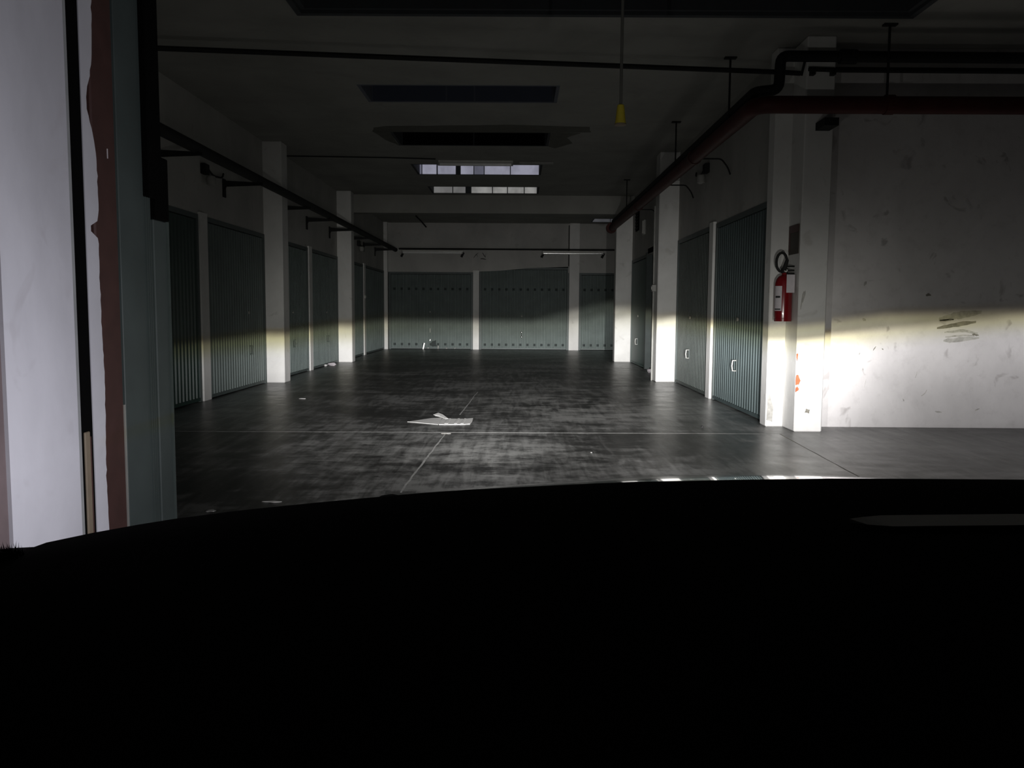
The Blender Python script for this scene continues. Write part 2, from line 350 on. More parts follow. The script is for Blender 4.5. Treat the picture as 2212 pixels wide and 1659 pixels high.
# ------------------------------------------------------------------ garage doors
rib_cache = {}
def ribbed(wd, h, pitch=0.1, depth=0.018):
    bm = bmesh.new(); prof = [(-wd / 2, 0.0)]; n = int(wd / pitch); p = wd / n
    for i in range(n):
        x = -wd / 2 + i * p
        prof += [(x + .28 * p, 0.0), (x + .36 * p, -depth), (x + .86 * p, -depth), (x + .94 * p, 0.0)]
    prof.append((wd / 2, 0.0))
    lo = [bm.verts.new((x, y, 0.03)) for x, y in prof]; hi = [bm.verts.new((x, y, h)) for x, y in prof]
    for i in range(len(prof) - 1): bm.faces.new((lo[i], lo[i + 1], hi[i + 1], hi[i]))
    b0 = [bm.verts.new((x, .03, z)) for x, z in ((-wd / 2, .03), (wd / 2, .03), (wd / 2, h), (-wd / 2, h))]
    bm.faces.new(b0)
    return bm
hole_me = None
def door(idx, loc, rotz, wd, h, mat, label, group, ribs=True, handle=None, vents=False, lock=True, hstyle='pull'):
    global hole_me
    t = Thing('door_%d' % idx, loc, label, 'garage door', group, rotz); t.o['kind'] = 'structure'
    fr = 0.06
    for s in (-1, 1):
        x = s * (wd / 2 - fr / 2); t.local('frame_upright', box(x - fr / 2, x + fr / 2, -.03, .05, 0, h), 'frame')
    t.local('frame_head', box(-wd / 2 + fr, wd / 2 - fr, -.03, .05, h - fr, h), 'frame')
    iw = wd - 2 * fr - .01
    if ribs: pn = t.local('panel', ribbed(iw, h - fr - .01), mat)
    else:
        pn = t.local('panel', bbox(-iw / 2, iw / 2, -.018, .02, .03, h - fr - .01, .008), mat)
    t.local('bottom_rail', box(-iw / 2, iw / 2, -.03, .025, .012, .05), 'frame' if mat == 'bluegreen' else mat)
    if vents:
        if hole_me is None:
            b = bmesh.new(); bx(b, -.035, .035, -.004, .004, -.035, .035)
            hole_me = bpy.data.meshes.new('vent_hole'); b.to_mesh(hole_me); b.free(); hole_me.materials.append(MAT['hole'])
        nh = int(iw / 0.2)
        for z in (.145, 1.79):
            for k in range(nh):
                o = bpy.data.objects.new('vent_hole', hole_me); COL.objects.link(o); o.parent = pn
                o.location = (-iw / 2 + .1 + (iw - .2) * k / (nh - 1), -.021, z)
    if handle is not None:
        hx, hz = handle
        hp = t.local('handle_plate', box(hx - .018, hx + .018, -.026, -.018, hz - .07, hz + .07), 'frame')
        b = bmesh.new(); tube(b, [(hx, -.02, hz - .062), (hx, -.065, hz - .06), (hx, -.072, hz), (hx, -.065, hz + .06), (hx, -.02, hz + .062)], .009, 8)
        mesh_obj('handle_grip', b, {'chrome': 'chrome', 'pull': 'castmetal', 'dull': 'frame'}[hstyle], hp, smooth=True)
        if hstyle == 'chrome':
            for dz in (-.07, .07):
                b = bmesh.new(); bmesh.ops.create_icosphere(b, subdivisions=3, radius=.034, matrix=Matrix.Translation((hx, -.05, hz + dz)))
                mesh_obj('handle_glint_ball', b, 'reflector', hp, smooth=True)  # spheres added so the headlamps raise two glints on the handle
        if lock:
            t.local('lock', lathe_y(hx, hz + .55, .022), 'greyplastic')
    return t
def lathe_y(x, z, r):
    bm = bmesh.new(); tube(bm, [(x, -.015, z), (x, -.032, z)], r, 12); return bm
R90 = math.pi / 2
G = 'up-and-over garage doors lining the corridor'
# left side (facing +x), from near to far
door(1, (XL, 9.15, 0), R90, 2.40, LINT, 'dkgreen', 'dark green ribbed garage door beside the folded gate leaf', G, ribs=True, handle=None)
door(2, (XL, 11.83, 0), R90, 2.44, LINT, 'bluegreen', 'ribbed grey-green garage door between narrow post and square pillar, under the pipe brackets', G, handle=(.42, .55), hstyle='dull')
door(3, (XL, 14.57, 0), R90, 2.36, LINT, 'bluegreen', 'ribbed grey-green garage door between a white pillar and the post before the littered door', G, handle=(.1, .55), hstyle='dull')
door(4, (XL, 17.17, 0), R90, 2.38, LINT, 'bluegreen', 'ribbed grey-green garage door with white litter on the floor before it', G, handle=(.1, .55), hstyle='dull')
door(5, (XL, 20.04, 0), R90, 2.7, LINT, 'bluegreen', 'ribbed grey-green garage door past the pillar beside the litter', G)
door(6, (XL, 23.18, 0), R90, 3.1, LINT, 'bluegreen', 'ribbed grey-green garage door meeting the back wall below the pipe end', G)
# back wall (facing -y)
door(7, (-2.56, YB + .05, 0), 0, 2.50, 2.29, 'bluegreen', 'grey-green back door with shiny dented bottom edge and two rows of vents', G, handle=(-.02, .56), vents=True)
door(8, (0.22, YB + .05, 0), 0, 2.66, 2.44, 'bluegreen', 'grey-green back door with bright chrome handle under the sloping lintel', G, handle=(-.07, .45), vents=True, hstyle='chrome')
door(9, (3.15, YB + .05, 0), 0, 2.60, 2.29, 'bluegreen', 'grey-green back door partly hidden by the pillar at the red pipe end', G, vents=True)
# right side (facing -x)
door(10, (XR + .02, 9.87, 0), -R90, 2.46, LINT, 'bluegreen2', 'ribbed blue-green garage door next to the fire extinguisher', G, handle=(-.05, .52))
door(11, (XR + .02, 12.53, 0), -R90, 2.36, LINT, 'sage', 'ribbed grey-green garage door between the narrow post and the brightly lit white pillar', G, handle=(-.11, .52))
door(12, (XR + .02, 18.06, 0), -R90, 2.12, LINT, 'green', 'smooth green garage door beyond the dark open box', G, ribs=False, handle=(0, .51))
# bent shiny edge and dent on the back door
d7 = bpy.data.objects['door_7']
for (x, z, wv, hv, an) in ((-.21, .09, .045, .2, .2), (-.08, .035, .05, .04, 0), (.22, .06, .035, .1, .1), (-.02, .27, .03, .06, .3), (.47, .03, .05, .03, 0), (.72, .03, .04, .03, 0)):
    b = bbox(x - wv / 2, x + wv / 2, -.045, -.028, z - hv / 2 , z + hv / 2, .006)
    bmesh.ops.rotate(b, verts=b.verts[:], cent=(x, 0, z), matrix=Matrix.Rotation(an, 3, 'Y'))
    for v in b.verts: v.co.z = max(v.co.z, .004)
    mesh_obj('bent_metal_flap', b, 'chrome' if hv > .15 or z > .2 else 'greyplastic', d7)
b = prism(ragged([(-.03, .13), (.03, .22), (.16, .27), (.17, .08), (.06, .07)], .012, 2), 'y', -.034, -.018); mesh_obj('dent', b, 'hole', d7)

# ------------------------------------------------------------------ skylights
def skylight(i, label, shaft, panes, paneh=0.42):
    a, b, c, d = WELLS[i]; z0, z1 = CEIL - 0.02, CEIL + 0.5
    t = Thing('window_%d' % (i + 1), ((a + b) / 2, (c + d) / 2, CEIL), label, 'skylight', 'skylight openings in the ceiling'); t.o['kind'] = 'structure'
    e = .04
    t.part('shaft_side', box(a, a + e, c + e, d - e, z0 + .02, z1), shaft); t.part('shaft_side', box(b - e, b, c + e, d - e, z0 + .02, z1), shaft)
    t.part('shaft_side', box(a, b, c, c + e, z0 + .02, z1), shaft); t.part('shaft_side', box(a, b, d - e, d, z0 + .02, z1), shaft)
    t.part('cover', box(a, b, c, d, z1, z1 + .05), shaft)
    for (x0, x1, m) in panes:
        t.part('pane', box(x0, x1, d - e - .012, d - e, CEIL + .004, CEIL + paneh), m)
    return t
def wx(px, Y): return at_y(px, 600, Y).x
s0 = skylight(0, 'wide dark skylight opening with black rim, crossed by the pull cord', 'shaft', [])
a, b, c, d = WELLS[0]
for q in ((a - .05, b + .05, d, d + .06), (a - .05, b + .05, c - .06, c), (a - .05, a, c, d), (b, b + .05, c, d)):
    s0.part('rim', box(q[0], q[1], q[2], q[3], CEIL - .03, CEIL + .0), 'shaft')
s1 = skylight(1, 'dim blue-grey skylight opening next after the ceiling conduit', 'shaftblue', [(-1.80, -.9, 'panefaint'), (-.88, -.55, 'panefaint'), (-.53, .42, 'panefaint')])
s2 = skylight(2, 'black skylight opening with fallen plaster round its edge', 'shaft', [(-1.80, -.70, 'black'), (-.68, .42, 'black')])
Y4, Y5 = WELLS[3][3] - .05, WELLS[4][3] - .05
pan4 = [(wx(x0, Y4), wx(x1, Y4), m) for x0, x1, m in ((899, 911, 'panebluedim'), (913, 943, 'paneblue'), (946, 984, 'paneblue'), (995, 1022, 'paneblue'), (1024, 1044, 'panebluedim'), (1046, 1100, 'paneblue'), (1102, 1163, 'paneblue'))]
pan5 = [(wx(x0, Y5), wx(x1, Y5), m) for x0, x1, m in ((928, 977, 'panewhitedim'), (979, 1005, 'panewhitedim'), (1018, 1062, 'panewhite'), (1064, 1094, 'panewhite'), (1096, 1130, 'panewhite'), (1132, 1161, 'panewhite'))]
s3 = skylight(3, 'skylight opening with bluish daylight panes behind the ceiling tube lamp', 'shaft', pan4)
s4 = skylight(4, 'skylight opening with pale grey daylight panes just before the beam', 'shaft', pan5)
s5 = skylight(5, 'small grey skylight opening beyond the beam over the back door', 'shaftblue', [(2.18, 2.68, 'panefaint2'), (2.7, 3.24, 'panefaint2')])

# ------------------------------------------------------------------ pipes
HP = 'hung pipes'
def curve_pts(pts, r=0.12, n=5):
    """round the corners of a polyline"""
    pts = [Vector(p) for p in pts]; out = [pts[0]]
    for i in range(1, len(pts) - 1):
        p0, p, p1 = pts[i - 1], pts[i], pts[i + 1]
        a = p + (p0 - p).normalized() * r; b_ = p + (p1 - p).normalized() * r
        for k in range(n + 1):
            s = k / n; out.append(a * (1 - s) ** 2 + p * 2 * s * (1 - s) + b_ * s * s)
    out.append(pts[-1]); return out
t = Thing('red_pipe', (2.15, 13.5, 2.93), 'thick dark red pipe hung along the corridor and turning across the white bay wall', 'pipe', HP)
t.part('pipe_run', tb(curve_pts([(2.14, 19.0, 3.03), (2.15, 7.72, 3.02), (XE, 7.72, 3.03)], .16), .078, 16), 'redpipe', smooth=True)
t.part('end_flange', tb([(2.12, 19.0, 3.03), (2.12, 19.08, 3.03)], .12, 16), 'redpipe')
for y in (10.3, 15.0): t.part('pipe_collar', tb([(2.147, y, 3.025), (2.147, y + .08, 3.025)], .088, 16), 'redpipe')
t.part('pipe_collar', tb([(3.3, 7.72, 3.025), (3.38, 7.72, 3.025)], .088, 16), 'redpipe')
t.part('hanger_bracket', box(2.80, 2.93, 7.80, 8.04, 2.86, 2.93), 'darkpipe')
for (x, y, zt) in ((2.15, 11.6, CEIL), (2.15, 8.72, CEIL), (3.32, 7.72, CEIL), (5.4, 7.72, CEIL), (2.14, 16.6, CEIL)):
    t.part('hanger_rod', tb([(x, y, 3.09), (x, y, zt)], .011, 6), 'darkpipe')
    t.part('ceiling_plate', box(x - .06, x + .06, y - .03, y + .03, CEIL - .015, CEIL), 'darkpipe')
for y in (10.45, 12.6, 15.6):
    t.part('wall_bracket', tb(curve_pts([(2.23, y, 3.03), (2.5, y, 3.03), (2.58, y, 2.93), (XR - .005, y, 2.84)], .04), .010, 6), 'darkpipe')
t = Thing('black_pipe', (2.2, 13, 3.1), 'black iron pipe stepping down to run above the red pipe', 'pipe', HP)
t.part('pipe_run', tb(curve_pts([(2.17, 19.0, 3.175), (2.20, 7.95, 3.19), (2.40, 7.9, 3.20), (2.41, 7.9, 3.50), (XE, 7.9, 3.48)], .07), .05, 14), 'darkpipe', smooth=True)
t.part('pipe_collar', tb([(2.95, 7.9, 3.497), (3.1, 7.9, 3.497)], .065, 14), 'darkpipe')
t.part('hanger_strap', tb([(2.63, 7.9, 3.45), (2.62, 7.95, 3.34)], .012, 6), 'darkpipe')
single('ceiling_conduit', tb([(XL + .02, 7.5, 3.445), (-1, 7.83, 3.445), (2.5, 8.2, 3.44), (2.69, 8.2, 3.43)], .024, 8), 'darkpipe', 'thin dark conduit crossing below the ceiling from gate to corner pillar', 'conduit', smooth=True)
t = Thing('wall_conduit', (5.5, 7.99, 3.36), 'thin dark conduit running past the front of the corner pillar', 'conduit')
t.part('conduit', tb([(2.70, 7.99, 3.41), (3.0, 7.99, 3.40), (XE, 7.99, 3.385)], .02, 8), 'darkpipe', smooth=True)
for x in (2.74, 2.93): t.part('clip', box(x - .02, x + .02, 7.97, 8.035, 3.36, 3.41), 'darkpipe')
single('wall_conduit', tb([(3.02, 8.3, 3.50), (XE, 8.3, 3.49)], .02, 8), 'darkpipe', 'thin dark conduit on the bay wall that stops at the corner pillar', 'conduit', smooth=True)
t = Thing('dark_pipe', (-3.5, 15, 2.83), 'dark pipe on wall brackets above the left row of doors', 'pipe', HP)
t.part('pipe_run', tb([(-3.46, 5.2, 2.88), (-3.49, 12, 2.89), (-3.55, 24.55, 2.91)], .062, 14), 'darkpipe', smooth=True)
for y in (9.15, 11.3, 13.9, 15.7, 17.6, 19.6, 21.5, 23.2):
    bm = prism([(XL + .025, 2.70), (XL + .06, 2.78), (-3.40, 2.80), (-3.40, 2.835), (XL + .025, 2.86)], 'y', y - .012, y + .012)
    t.part('bracket_arm', bm, 'darkpipe')
    t.part('bracket_plate', box(XL + .023, XL + .038, y - .05, y + .05, 2.64, 2.88), 'darkpipe')
single('back_conduit', tb([(-3.46, 24.62, 2.945), (6.0, 24.62, 2.945)], .022, 8), 'darkpipe', 'thin black rail running along the back wall above the doors', 'conduit', smooth=True)
single('ceiling_wire', tb([(XL + .03, 14.25, CEIL - .012), (-2.2, 14.3, CEIL - .02), (-1.4, 14.45, CEIL - .012)], .010, 6), 'darkpipe', 'thin wire along the ceiling running to the tube lamp', 'wire')
single('down_conduit', tb([(1.53, YB - .012, 2.48), (1.53, YB - .012, CEIL - .05)], .014, 6), 'darkpipe', 'thin vertical conduit on the back wall beside the white post', 'conduit')
single('hanging_lath', tb([at_y(898, 466, 23), at_y(910, 478, 23), at_y(921, 491, 23)], .022, 6), 'darkpipe', 'dark loose lath dangling from the ceiling beyond the beam', 'lath')

# ------------------------------------------------------------------ lamps (all switched off)
def tube_lamp(x0, x1, y, z, label, tubemat='tubewhite', ends=True):
    t = Thing('tube_lamp', ((x0 + x1) / 2, y, z - .05), label, 'tube lamp', 'unlit fluorescent tube lamps')
    t.part('housing', bbox(x0, x1, y - .035, y + .035, z, z + .05, .008), 'whitemetal')
    t.part('tube', tb([(x0 + .03, y - .03, z - .018), (x1 - .03, y - .03, z - .018)], .032, 12), tubemat, smooth=True)
    for x in (x0, x1 - .03): t.part('end_cap', box(x, x + .03, y - .052, y - .008, z - .045, z + .0), 'greyplastic')
    if ends:
        for x in (x0 + .0, x1 - .02): t.part('bracket', tb([(x - .03, y + .02, z - .14), (x + .04, y, z - .01)], [.035, .03], 8), 'darkpipe')
    return t
tube_lamp(-3.36, -1.58, 24.60, 2.855, 'tube lamp under the back rail above the dented door')
tube_lamp(.74, 2.52, 24.55, 2.85, 'tube lamp with bright silvered tube under the back rail across the white post', 'reflector')
tube_lamp(-1.37, -.08, 14.62, 3.68, 'tube lamp on the ceiling in front of the bluish skylight', ends=False)
single('lamp_tray', bbox(.02, .62, 14.68, 14.76, 3.69, CEIL, .008), 'greyplastic', 'short empty lamp tray on the ceiling beside the tube lamp', 'lamp tray')
def wall_lamp(x, y, z, s, label):
    """small bulkhead lamp on a side wall, s = +1 faces +x"""
    t = Thing('bulkhead_lamp', (x, y, z), label, 'wall lamp', 'small wall lamps above the doors')
    t.part('back_box', bbox(min(x, x + s * .07), max(x, x + s * .07), y - .07, y + .07, z, z + .13, .008), 'darkpipe')
    b = lathe([(.02, 0), (.055, .02), (.06, .09), (.05, .12), (.02, .13)], (x + s * .10, y + .02, z - .14), 14)
    t.part('globe', b, 'greyplastic', smooth=True)
    t.part('cable', tb(curve_pts([(x + s * .04, y, z + .13), (x + s * .04, y + .25, z + .02), (x + s * .06, y + .55, z + .04), (x + s * .02, y + .7, z + .12)], .1), .012, 6), 'darkpipe')
    return t
wall_lamp(XL + .02, 10.55, 2.82, 1, 'small wall lamp with sagging cable between the first pipe brackets')
wall_lamp(XL + .02, 20.7, 2.72, 1, 'small wall lamp with cable under the far end of the bracketed pipe')
wall_lamp(XR, 11.66, 3.05, -1, 'small wall lamp with cable over the post between ribbed doors')
t = Thing('emergency_light', (XR, 17.2, 2.7), 'pale upright emergency light above the smooth green door', 'wall lamp')
t.part('housing', bbox(XR - .06, XR, 17.13, 17.27, 2.72, 3.02, .01), 'greyplastic'); t.part('diffuser', bbox(XR - .075, XR - .06, 17.15, 17.25, 2.74, 3.0, .006), 'whitemetal')
t = Thing('vent_grille', (XR, 18.3, 2.9), 'dark upright vent grille on the wall above the smooth green door', 'vent')
t.part('frame', bbox(XR - .03, XR, 18.12, 18.5, 2.9, 3.34, .008), 'black')
for k in range(6): t.part('slat', box(XR - .045, XR - .03, 18.15, 18.47, 2.94 + k * .065, 2.965 + k * .065), 'darkpipe')
t = Thing('switch_box', (2.27, 14.0, 1.5), 'small grey switch box on the side of the bright white pillar', 'switch')
t.part('box', bbox(2.235, 2.30, 13.86, 13.96, 1.49, 1.60, .006), 'greyplastic'); t.part('button', box(2.228, 2.236, 13.89, 13.93, 1.52, 1.57), 'whitemetal')
single('side_conduit', tb([(2.284, 14.03, 0), (2.284, 14.03, 2.9)], .014, 8), 'greyplastic', 'grey conduit down the side of the bright white pillar', 'conduit')
t = Thing('door_bell_button', (XL + .07, 21.5, 1.45), 'small round pale knob on the narrow post between the last two ribbed doors', 'knob')
t.part('base', tb([(XL + .05, 21.5, 1.49), (XL + .07, 21.5, 1.49)], .045, 12), 'whitemetal'); t.part('button', tb([(XL + .07, 21.5, 1.49), (XL + .085, 21.5, 1.49)], .025, 12), 'greyplastic')

# ------------------------------------------------------------------ yellow pull switch
t = Thing('pull_cord', (0.6, 5.0, 2.24), 'yellow pull grip hanging on a long grey cord', 'pull cord')
t.part('cord', tb([(.6, 5, 2.35), (.601, 5, 3.0), (.6, 5, CEIL - .03)], .009, 8), 'cord')
t.part('grip', lathe([(.030, 0), (.034, .004), (.030, .022), (.024, .08), (.020, .108), (.012, .113)], (.6, 5, 2.245), 18), 'yellow', smooth=True)
t.part('grip_base', lathe([(.030, -.008), (.035, -.004), (.035, .002), (.030, .005)], (.6, 5, 2.245), 18), 'brown', smooth=True)
t.part('ceiling_rose', lathe([(.05, 0), (.055, .02), (.05, .03)], (.6, 5, CEIL - .03), 16), 'greyplastic')

# ------------------------------------------------------------------ fire extinguisher and its sign
ex, ey, ez = 2.606, 8.20, 1.08
t = Thing('fire_extinguisher', (ex, ey, ez), 'red fire extinguisher with black hose hung on the white corner pillar', 'fire extinguisher')
t.part('cylinder', lathe([(.070, 0), (.083, .01), (.085, .03), (.085, .35), (.078, .39), (.055, .425), (.025, .44), (.022, .46)], (ex, ey, ez), 28), 'red', smooth=True)
t.part('base_ring', lathe([(.080, -.012), (.084, -.012), (.086, .015), (.082, .02)], (ex, ey, ez), 28), 'red', smooth=True)
v = t.part('valve', bbox(ex - .03, ex + .03, ey - .022, ey + .022, ez + .455, ez + .505, .006), 'darkpipe')
t.part('lever', bbox(ex - .01, ex + .10, ey - .014, ey + .014, ez + .515, ez + .53, .004), 'darkpipe', parent=v)
t.part('carry_handle', bbox(ex - .01, ex + .095, ey - .014, ey + .014, ez + .475, ez + .49, .004), 'darkpipe', parent=v)
t.part('gauge', tb([(ex + .005, ey - .022, ez + .48), (ex + .005, ey - .034, ez + .48)], .016, 12), 'whitemetal', parent=v)
hose = [(ex - .02, ey, ez + .47)] + [(ex - .035 + .052 * math.cos(a), ey - .02, ez + .56 + .092 * math.sin(a)) for a in [math.radians(x) for x in range(250, 20, -23)]] + [(ex + .02, ey - .02, ez + .57)]
t.part('hose', tb(hose, .013, 8), 'rubber', smooth=True)
t.part('nozzle', tb([(ex + .018, ey - .02, ez + .585), (ex + .002, ey - .022, ez + .53), (ex - .01, ey - .022, ez + .48)], [.016, .02, .024], 10), 'rubber', smooth=True)
def wrap_label(a0, a1, z0, z1, r):
    bm = bmesh.new(); n = 8; lo = []; hi = []
    for i in range(n + 1):
        a = math.radians(a0 + (a1 - a0) * i / n)
        lo.append(bm.verts.new((ex + r * math.cos(a), ey + r * math.sin(a), ez + z0))); hi.append(bm.verts.new((ex + r * math.cos(a), ey + r * math.sin(a), ez + z1)))
    for i in range(n): bm.faces.new((lo[i], lo[i + 1], hi[i + 1], hi[i]))
    return bm
lb = t.part('label', wrap_label(185, 242, .09, .33, .0865), 'paper')
t.part('label_print', wrap_label(195, 232, .215, .235, .0870), 'ink', parent=lb)
t.part('label_print', wrap_label(190, 236, .10, .112, .0870), 'ink', parent=lb)
t.part('inspection_tag', bbox(ex - .005, ex + .075, ey - .096, ey - .092, ez + .265, ez + .44, .002), 'paper', label='white inspection card')
t.part('wall_hook', box(ex + .02, 2.699, ey - .015, ey + .015, ez + .445, ez + .46), 'darkpipe')
t = Thing('extinguisher_sign', (2.69, 8.22, 1.72), 'small dark maroon and brown sign on the side of the corner pillar', 'sign')
t.part('plate', box(2.692, 2.70, 8.08, 8.36, 1.72, 2.0), 'signbrown'); t.part('top_band', box(2.689, 2.692, 8.08, 8.36, 1.93, 2.0), 'signred')
t.part('edge_band', box(2.689, 2.692, 8.32, 8.36, 1.75, 1.93), 'signred')
# junction box under the red pipe on the pillar is the pipe's hanger bracket

# ------------------------------------------------------------------ marks on the walls
def stroke(pts, wd, y, mat, parent, name='scuff_mark'):
    """flat worn streak on a wall facing -y, through (x, z) points"""
    up, lo = [], []
    n = len(pts)
    for i, (x, z) in enumerate(pts):
        k = wd * (0.35 + 0.65 * math.sin(math.pi * min(1, (i + .6) / n))) * random.uniform(.8, 1.2)
        up.append((x, z + k / 2)); lo.append((x, z - k / 2))
    bm = prism(up + lo[::-1], 'y', y - .0025, y + .002)
    return mesh_obj(name, bm, mat, parent)
def pxw(px, py, Y=YW):
    p = at_y(px, py, Y); return (p.x, p.z)
def spx(lst, wd, mat, Y=YW, parent=None, name='scuff_mark', fine=5):
    out = []
    for a, b in zip(lst, lst[1:]):
        for i in range(fine): out.append((a[0] + (b[0] - a[0]) * i / fine, a[1] + (b[1] - a[1]) * i / fine))
    out.append(lst[-1])
    return stroke([pxw(x, y + random.uniform(-.6, .6), Y) for x, y in out], wd, Y, mat, parent, name)
for lst, wd, m in (([(2028, 690), (2060, 683), (2085, 679), (2120, 674)], .075, 'scuff2'), ([(2030, 693), (2060, 690)], .02, 'scuff'), ([(2024, 709), (2060, 702), (2108, 695)], .045, 'scuff'),
                   ([(2040, 718), (2080, 714), (2112, 720)], .03, 'scuff2'), ([(2038, 736), (2060, 735), (2115, 730)], .045, 'scuff2'), ([(2100, 722), (2114, 724)], .02, 'scuff'),
                   ([(2042, 728), (2080, 725), (2105, 726)], .022, 'scuff2'),
                   ([(2000, 638), (2006, 636), (2011, 638)], .028, 'scuff'), ([(1886, 757), (1892, 748)], .016, 'scuff'), ([(1905, 753), (1908, 755)], .014, 'scuff'),
                   ([(1977, 816), (1980, 808), (1981, 803)], .012, 'scuff2'), ([(2020, 889), (2034, 890)], .014, 'scuff2'), ([(1990, 855), (1998, 850), (2002, 842)], .012, 'scuff2'),
                   ([(1866, 615), (1872, 610)], .04, 'scuff2'), ([(1863, 689), (1870, 692)], .03, 'scuff2'), ([(1855, 765), (1858, 763)], .016, 'scuff2'), ([(1863, 797), (1865, 799)], .016, 'scuff2'),
                   ([(1867, 836), (1869, 826), (1871, 820)], .008, 'scuff2'), ([(2106, 886), (2116, 883)], .014, 'scuff2'), ([(1950, 862), (1953, 866)], .016, 'scuff2')):
    spx(lst, wd, m, YW, wall_side)
spx([(1729, 665), (1733, 645), (1740, 632)], .09, 'scuff2', 8.04, None).parent = cp.o
cpm = cp.o.children[-1]; cpm.location = [-v for v in cp.loc]
# smeared painted strokes on the back wall
for lst, wd in (([(1023, 557), (1028, 551), (1033, 546)], .03), ([(1029, 549), (1032, 555)], .03), ([(1041, 545), (1041, 556)], .045), ([(1042, 546), (1049, 556)], .05), ([(1050, 546), (1048, 556)], .045), ([(1038, 559), (1050, 560)], .03)):
    spx(lst, wd, 'strokepaint', YB, wall_back, 'painted_stroke', 3)

# ------------------------------------------------------------------ floor joints and litter
def floor_strip(pts, wd, mat='joint', z=0.0006):
    L, R = [], []
    for i, p in enumerate(pts):
        a = Vector(pts[max(i - 1, 0)]); b_ = Vector(pts[min(i + 1, len(pts) - 1)]); d = (b_ - a).normalized(); nrm = Vector((-d.y, d.x))
        k = wd * random.uniform(.6, 1.3) / 2; L.append((p[0] + nrm.x * k, p[1] + nrm.y * k)); R.append((p[0] - nrm.x * k, p[1] - nrm.y * k))
    return mesh_obj('floor_joint', prism(L + R[::-1], 'z', -.003, z), mat, fl)
def lin(a, b, n): return [(a[0] + (b[0] - a[0]) * i / n + random.uniform(-.004, .004), a[1] + (b[1] - a[1]) * i / n + random.uniform(-.004, .004)) for i in range(n + 1)]
floor_strip(lin((-3.95, 7.76), (2.6, 7.9), 40), .014)
floor_strip(lin((-.66, 7.80), (-.73, 5.2), 20), .014)
floor_strip(lin((-.62, 9.2), (-.55, 11.8), 12), .012)
floor_strip(lin((2.52, 7.9), (2.40, 5.2), 12), .010, 'scuff')
# folded cardboard sheet
def card_pt(px, py, z=0.004): return at_z(px, py, z)
t = Thing('cardboard_sheet', tuple(card_pt(960, 908, 0)), 'flattened grey cardboard sheet with a folded flap on the floor', 'cardboard')
P = [card_pt(*p) for p in ((880, 911), (930, 903.5), (955, 902), (952, 913), (946, 917), (920, 914.5))]
def slab(pts, th=.003, lift=None):
    bm = bmesh.new(); lift = lift or [0] * len(pts)
    lo = [bm.verts.new((p.x, p.y, .002 + l)) for p, l in zip(pts, lift)]; hi = [bm.verts.new((p.x, p.y, .002 + th + l)) for p, l in zip(pts, lift)]
    bm.faces.new(lo[::-1]); bm.faces.new(hi); n = len(pts)
    for i in range(n): bm.faces.new((lo[i], lo[(i + 1) % n], hi[(i + 1) % n], hi[i]))
    bmesh.ops.triangulate(bm, faces=bm.faces[:]); return bm
t.part('panel', slab(P), 'card')
P2 = [card_pt(*p) for p in ((957, 902), (972, 904.5), (1004, 904.8), (1022, 903.2), (1020, 910), (1015, 916), (1003, 916.8), (960, 917.3), (948, 916.8))]
t.part('panel', slab(P2, .004), 'card')
for (a, b_) in ((963, 971), (984, 990), (998, 1004)):
    q = [card_pt(a + 5, 905, 0), card_pt(b_ + 3, 905, 0), card_pt(b_ - 3, 916, 0), card_pt(a - 3, 916, 0)]
    t.part('fold', slab(q, .006), 'card')
P3 = [card_pt(*p) for p in ((936, 899.5), (947, 896.5), (956, 899), (968, 905), (962, 905.5), (950, 901.5), (940, 900.8))]
t.part('flap', slab(P3, .003, [.02, .025, .02, .005, .005, .015, .015]), 'card')
def scrap(px, py, sx, sy, h, mat, name, label, cat, group=None):
    c = at_z(px, py, 0); bm = bmesh.new(); bmesh.ops.create_icosphere(bm, subdivisions=2, radius=1)
    for v in bm.verts:
        k = random.uniform(.75, 1.15); v.co = Vector((c.x + v.co.x * sx * k, c.y + v.co.y * sy * k, max(.001, h / 2 + v.co.z * h * .5 * k)))
    return single(name, bm, mat, label, cat, group)
gl = 'bits of litter on the floor'
scrap(718, 790, .09, .09, .07, 'paper', 'crumpled_paper', 'white crumpled paper at the foot of a ribbed grey-green door', 'litter', gl)
scrap(712, 789, .06, .05, .05, 'paper', 'crumpled_paper', 'small pale paper scrap touching the white crumpled paper', 'litter', gl)
scrap(703, 791, .04, .04, .04, 'card', 'crumpled_paper', 'tiny grey scrap a little apart from the white crumpled paper', 'litter', gl)
scrap(654, 862, .05, .03, .012, 'card', 'paper_scrap', 'flat grey scrap lying out on the floor from a white pillar', 'litter', gl)
scrap(964, 937, .05, .012, .006, 'scuff2', 'wood_chip', 'short pale sliver on the crossing of the floor joints', 'litter', gl)
scrap(588, 1085, .06, .02, .008, 'card', 'paper_scrap', 'thin pale scrap on the dark floor near the car nose', 'litter', gl)
scrap(455, 1105, .03, .03, .01, 'card', 'paper_scrap', 'small pale scrap beside the gate leaf foot', 'litter', gl)
scrap(1277, 978, .010, .02, .006, 'card', 'paper_scrap', 'tiny white speck on the floor beyond the hood', 'litter', gl)
scrap(1517, 925, .012, .02, .03, 'rubber', 'dark_stub', 'tiny dark stub on the floor before the ribbed door', 'litter', gl)
scrap(1408, 806, .11, .05, .09, 'paper', 'crumpled_paper', 'pale rag in the doorway of the dark open box', 'litter', gl)

